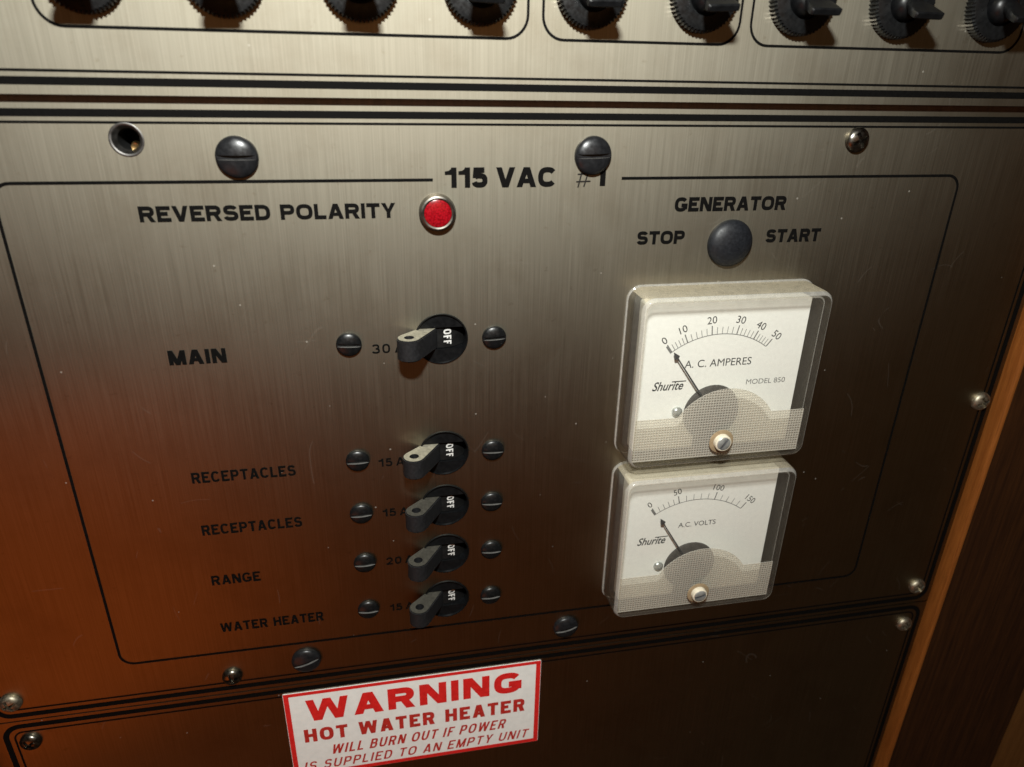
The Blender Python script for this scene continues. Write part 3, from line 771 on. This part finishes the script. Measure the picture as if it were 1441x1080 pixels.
# ------------------------------------------------------------------ panel meters
MW, MH, MD = 1.472, 1.36, .30
def shell(hw, hh, r, zs, inset=0):
    return [(rrect(-hw + i, hw - i, -hh + i, hh - i, max(.01, r - i), 8), z) for i, z in zs]
def loft(bm, rings, cap=True, mi_side=0, mi_cap=1, edge=()):
    prev = None
    for k, (pts, z) in enumerate(rings):
        cur = [bm.verts.new((x, y, z)) for x, y in pts]
        if prev:
            n = len(cur)
            for i in range(n):
                f = bm.faces.new((prev[i], prev[(i + 1) % n], cur[(i + 1) % n], cur[i])); f.material_index = 2 if k in edge else mi_side
        prev = cur
    if cap: f = bm.faces.new(prev); f.material_index = mi_cap
def make_meter(kind):
    if kind == 'amp':
        t = thing('panel_meter', 'upper clear plastic meter with white dial reading A. C. AMPERES', 'meter', (2.190, -.34, 0), 'clear plastic panel meters')
    else:
        t = thing('panel_meter', 'lower clear plastic meter with white dial reading A.C. VOLTS', 'meter', (2.196, -1.782, 0), 'clear plastic panel meters')
    hw, hh = MW / 2, MH / 2
    bm = bmesh.new()
    loft(bm, shell(hw, hh, .11, [(0, .001), (0, .016), (.009, .022), (.011, .10), (.014, .245), (.018, .272), (.030, .290), (.041, .298), (.052, .30)]), edge=(1, 2, 6, 7))
    loft(bm, shell(hw - .045, hh - .045, .075, [(0, .001), (.004, .10), (.008, .235), (.014, .248), (.026, .254)]), edge=(4,))
    for f in bm.faces:                              # dust lies on the outer upper side of the cover
        c = f.calc_center_median()
        if f.material_index == 0 and c.y > hh - .05 and abs(c.x) < hw - .02 and max(v.co.y for v in f.verts) > hh - .032: f.material_index = 3
    o = mesh('clear_cover', bm, [CLEARW, CLEARF, CLEARE, CLEARD], t, smooth=.6)
    # gridded lower window on the inside of the cover
    pts = []; cy, R = -.500, .44; ye = -.272
    a = math.asin((ye - cy) / R)
    pts = [(-hw + .06, -hh + .06), (hw - .06, -hh + .06), (hw - .06, ye)] + [(R * math.cos(a + (PI - 2 * a) * i / 40) + .026, cy + R * math.sin(a + (PI - 2 * a) * i / 40)) for i in range(41)] + [(-hw + .06, ye)]
    bm = bmesh.new(); add_prism(bm, pts, .2555, .262)
    mesh('gridded_window', bm, GRID, t)
    # tray behind
    bm = bmesh.new(); add_prism(bm, rrect(-hw + .06, hw - .06, -hh + .06, hh - .06, .06), .004, .02)
    mesh('base', bm, TRAY, t)
    # dial plate with scale
    bm = bmesh.new(); add_prism(bm, rrect(-.634, .652, -.60, .580, .015, 3), .022, .130)
    dial = mesh('dial', bm, DIAL, t)
    DX, DY = .014, -.018; px, py = -.038 + DX, -.29 + DY; R0, R1 = (.633, .700) if kind == 'amp' else (.650, .716)
    if kind == 'amp':
        keys = [(0, 126.3), (10, 114.3), (20, 97.1), (30, 79.5), (40, 66.0), (50, 54.4)]; major = [0, 10, 20, 30, 40, 50]; step = 2
    else:
        keys = [(0, 123.0), (50, 104.4), (100, 77.4), (150, 53.0)]; major = [0, 50, 100, 150]; step = 10
    def ang(v):
        for (a0, b0), (a1, b1) in zip(keys, keys[1:]):
            if v <= a1:
                return math.radians(b0 + (b1 - b0) * (v - a0) / (a1 - a0))
    Z = .1312
    def pt(r, a): return (px + r * math.cos(a), py + r * math.sin(a))
    bm = bmesh.new()
    a0, a1 = ang(keys[0][0]), ang(keys[-1][0])
    add_ribbon(bm, [pt(R0, a0 + (a1 - a0) * i / 48) for i in range(49)], .0055, Z)
    v = 0
    while v <= keys[-1][0]:
        a = ang(v); mj = v in major
        add_ribbon(bm, [pt(R0 + .003, a), pt(R1 + (.004 if mj else -.012), a)], .0085 if mj else .0045, Z + .0003)
        v += step
    a = ang(0); add_ribbon(bm, [pt(R0 - .002, a + .012), pt(R1 - .003, a + .012)], .017, Z + .0006)
    mesh('scale_marks', bm, GREYINK, dial)
    bm = bmesh.new()
    for v in major:
        a = ang(v); r = .748 if kind == 'amp' else .764; x, y = pt(r, a + (-.012 if v == keys[-1][0] else 0))
        font_bm(bm, str(v), x, y, .056 if kind == 'amp' else .052, Z, rot=a - PI / 2)
    if kind == 'amp': font_bm(bm, 'A. C. AMPERES', -.300 + DX, .088 + DY, .060, Z, 'LEFT', .532)
    else: font_bm(bm, 'A.C. VOLTS', -.183 + DX, .100 + DY, .046, Z, 'LEFT', .330)
    mesh('lettering', bm, DIALINK, dial, recalc=False)['label'] = 'dial figures and wording'
    bm = bmesh.new()
    sx = (-.535 if kind == 'amp' else -.525) + DX; sy = (-.083 if kind == 'amp' else -.04) + DY
    font_bm(bm, 'Shurite', sx, sy, .070, Z, 'LEFT', .245, shear=.35, bold=.0015)
    add_ribbon(bm, [(sx + .150, sy + .066), (sx + .262, sy + .067)], .008, Z + .0003)
    mesh('lettering', bm, DIALINK, dial, recalc=False)['label'] = 'slanted script lettering'
    if kind == 'amp':
        bm = bmesh.new(); font_bm(bm, 'MODEL 850', .218 + DX, -.077 + DY, .042, Z, 'LEFT', .322)
        mesh('lettering', bm, GREYINK, dial, recalc=False)['label'] = 'small grey lettering'
    for d in dial.children:
        for f in d.data.polygons: pass
    # dark dome drawn for the shaded dial opening; then coil and pointer
    bm = bmesh.new(); add_lathe(bm, [(.226, .1305), (.222, .142), (.19, .156), (.12, .162), (0, .164)], 40, px, py)
    mesh('dark_dial_opening', bm, COIL, t, smooth=.8)
    bm = bmesh.new(); add_prism(bm, [(px - .13, -.60), (px + .11, -.60), (px + .11, -.20), (px - .13, -.20)], .132, .205)
    bmesh.ops.bevel(bm, geom=[e for e in bm.edges], offset=.015, segments=2, affect='EDGES')
    mesh('movement_coil', bm, COIL, t, smooth=.6)
    pa = math.radians(125.8 if kind == 'amp' else 122.0)
    rt = .648 if kind == 'amp' else .622
    bm = bmesh.new(); d = Vector((math.cos(pa), math.sin(pa))); nn = Vector((-d.y, d.x)); P0 = Vector((px, py))
    add_prism(bm, [tuple(P0 + d * .1 - nn * .0075), tuple(P0 + d * (rt - .06) - nn * .0045), tuple(P0 + d * (rt - .06) + nn * .0045), tuple(P0 + d * .1 + nn * .0075)], .172, .178)
    add_prism(bm, [tuple(P0 + d * (rt - .066)), tuple(P0 + d * (rt - .052) - nn * .021), tuple(P0 + d * rt), tuple(P0 + d * (rt - .052) + nn * .021)], .171, .179)
    mesh('pointer', bm, DIALINK, t)
    bm = bmesh.new(); add_lathe(bm, [(.042, .1305), (.042, .14), (.034, .152), (.018, .16), (0, .162)], 24, -.318 + DX, -.268 + DY)
    mesh('dial_screw', bm, WHITEMET, t, smooth=.8)
    # zero adjuster in the cover
    ax, ay = .004, -.475
    bm = bmesh.new(); add_lathe(bm, [(.096, .2995), (.096, .303), (.088, .306), (.066, .306)], 36, ax, ay, 1)
    add_lathe(bm, [(.066, .30), (.064, .340), (.058, .346), (.050, .346)], 36, ax, ay, 0)
    adj = mesh('adjuster_boss', bm, [CREAM, TAN], t, smooth=.6)
    b2 = screw_mesh(.0545, .020, .012, 1, .018, .018); b2.materials.append(WHITEMET); b2.materials.append(TRAY)
    s = bpy.data.objects.new('adjuster_screw', b2); C.objects.link(s); s.parent = adj
    s.matrix_parent_inverse = Matrix.Identity(4)
    s.location = Vector((ax, ay, .333)) * S; s.rotation_euler = (0, 0, 1.0 if kind == 'amp' else .25)
    return t
make_meter('amp'); make_meter('volt')

# ------------------------------------------------------------------ warning sticker
st = thing('warning_sticker', 'white sticker with red border and words WARNING HOT WATER HEATER', 'sticker', (-.158, -3.587, 0))
bm = bmesh.new(); add_prism(bm, rrect(-1.111, 1.108, -.508, .506, .01, 3), .002, .006)
mesh('backing', bm, PAPER, st)
bm = bmesh.new()
o_ = [(-1.108, -.505), (1.105, -.505), (1.105, .503), (-1.108, .503)]; i_ = [(-1.066, -.463), (1.063, -.463), (1.063, .468), (-1.066, .468)]
for i in range(4):
    j = (i + 1) % 4; add_poly(bm, [o_[i], o_[j], i_[j], i_[i]], .0075)
mesh('border', bm, RED, st)
ox, oy = .158, 3.587
lettering(st, 'WARNING', -1.095 + ox, .795 + ox, -3.425 + oy, .245, .275, RED, z=.0075, gap=.13)
lettering(st, 'HOT WATER HEATER', -1.140 + ox, .812 + ox, -3.672 + oy, .155, .24, DKRED, z=.0075, gap=.16, word=.66)
lettering(st, 'WILL BURN OUT IF POWER', -.935 + ox, .612 + ox, -3.858 + oy, .115, .16, DKRED, z=.0075, gap=.24, word=.7, shear=.25)
lettering(st, 'IS SUPPLIED TO AN EMPTY UNIT', -1.185 + ox, .830 + ox, -4.022 + oy, .107, .155, DKRED, z=.0075, gap=.24, word=.75, shear=.25)
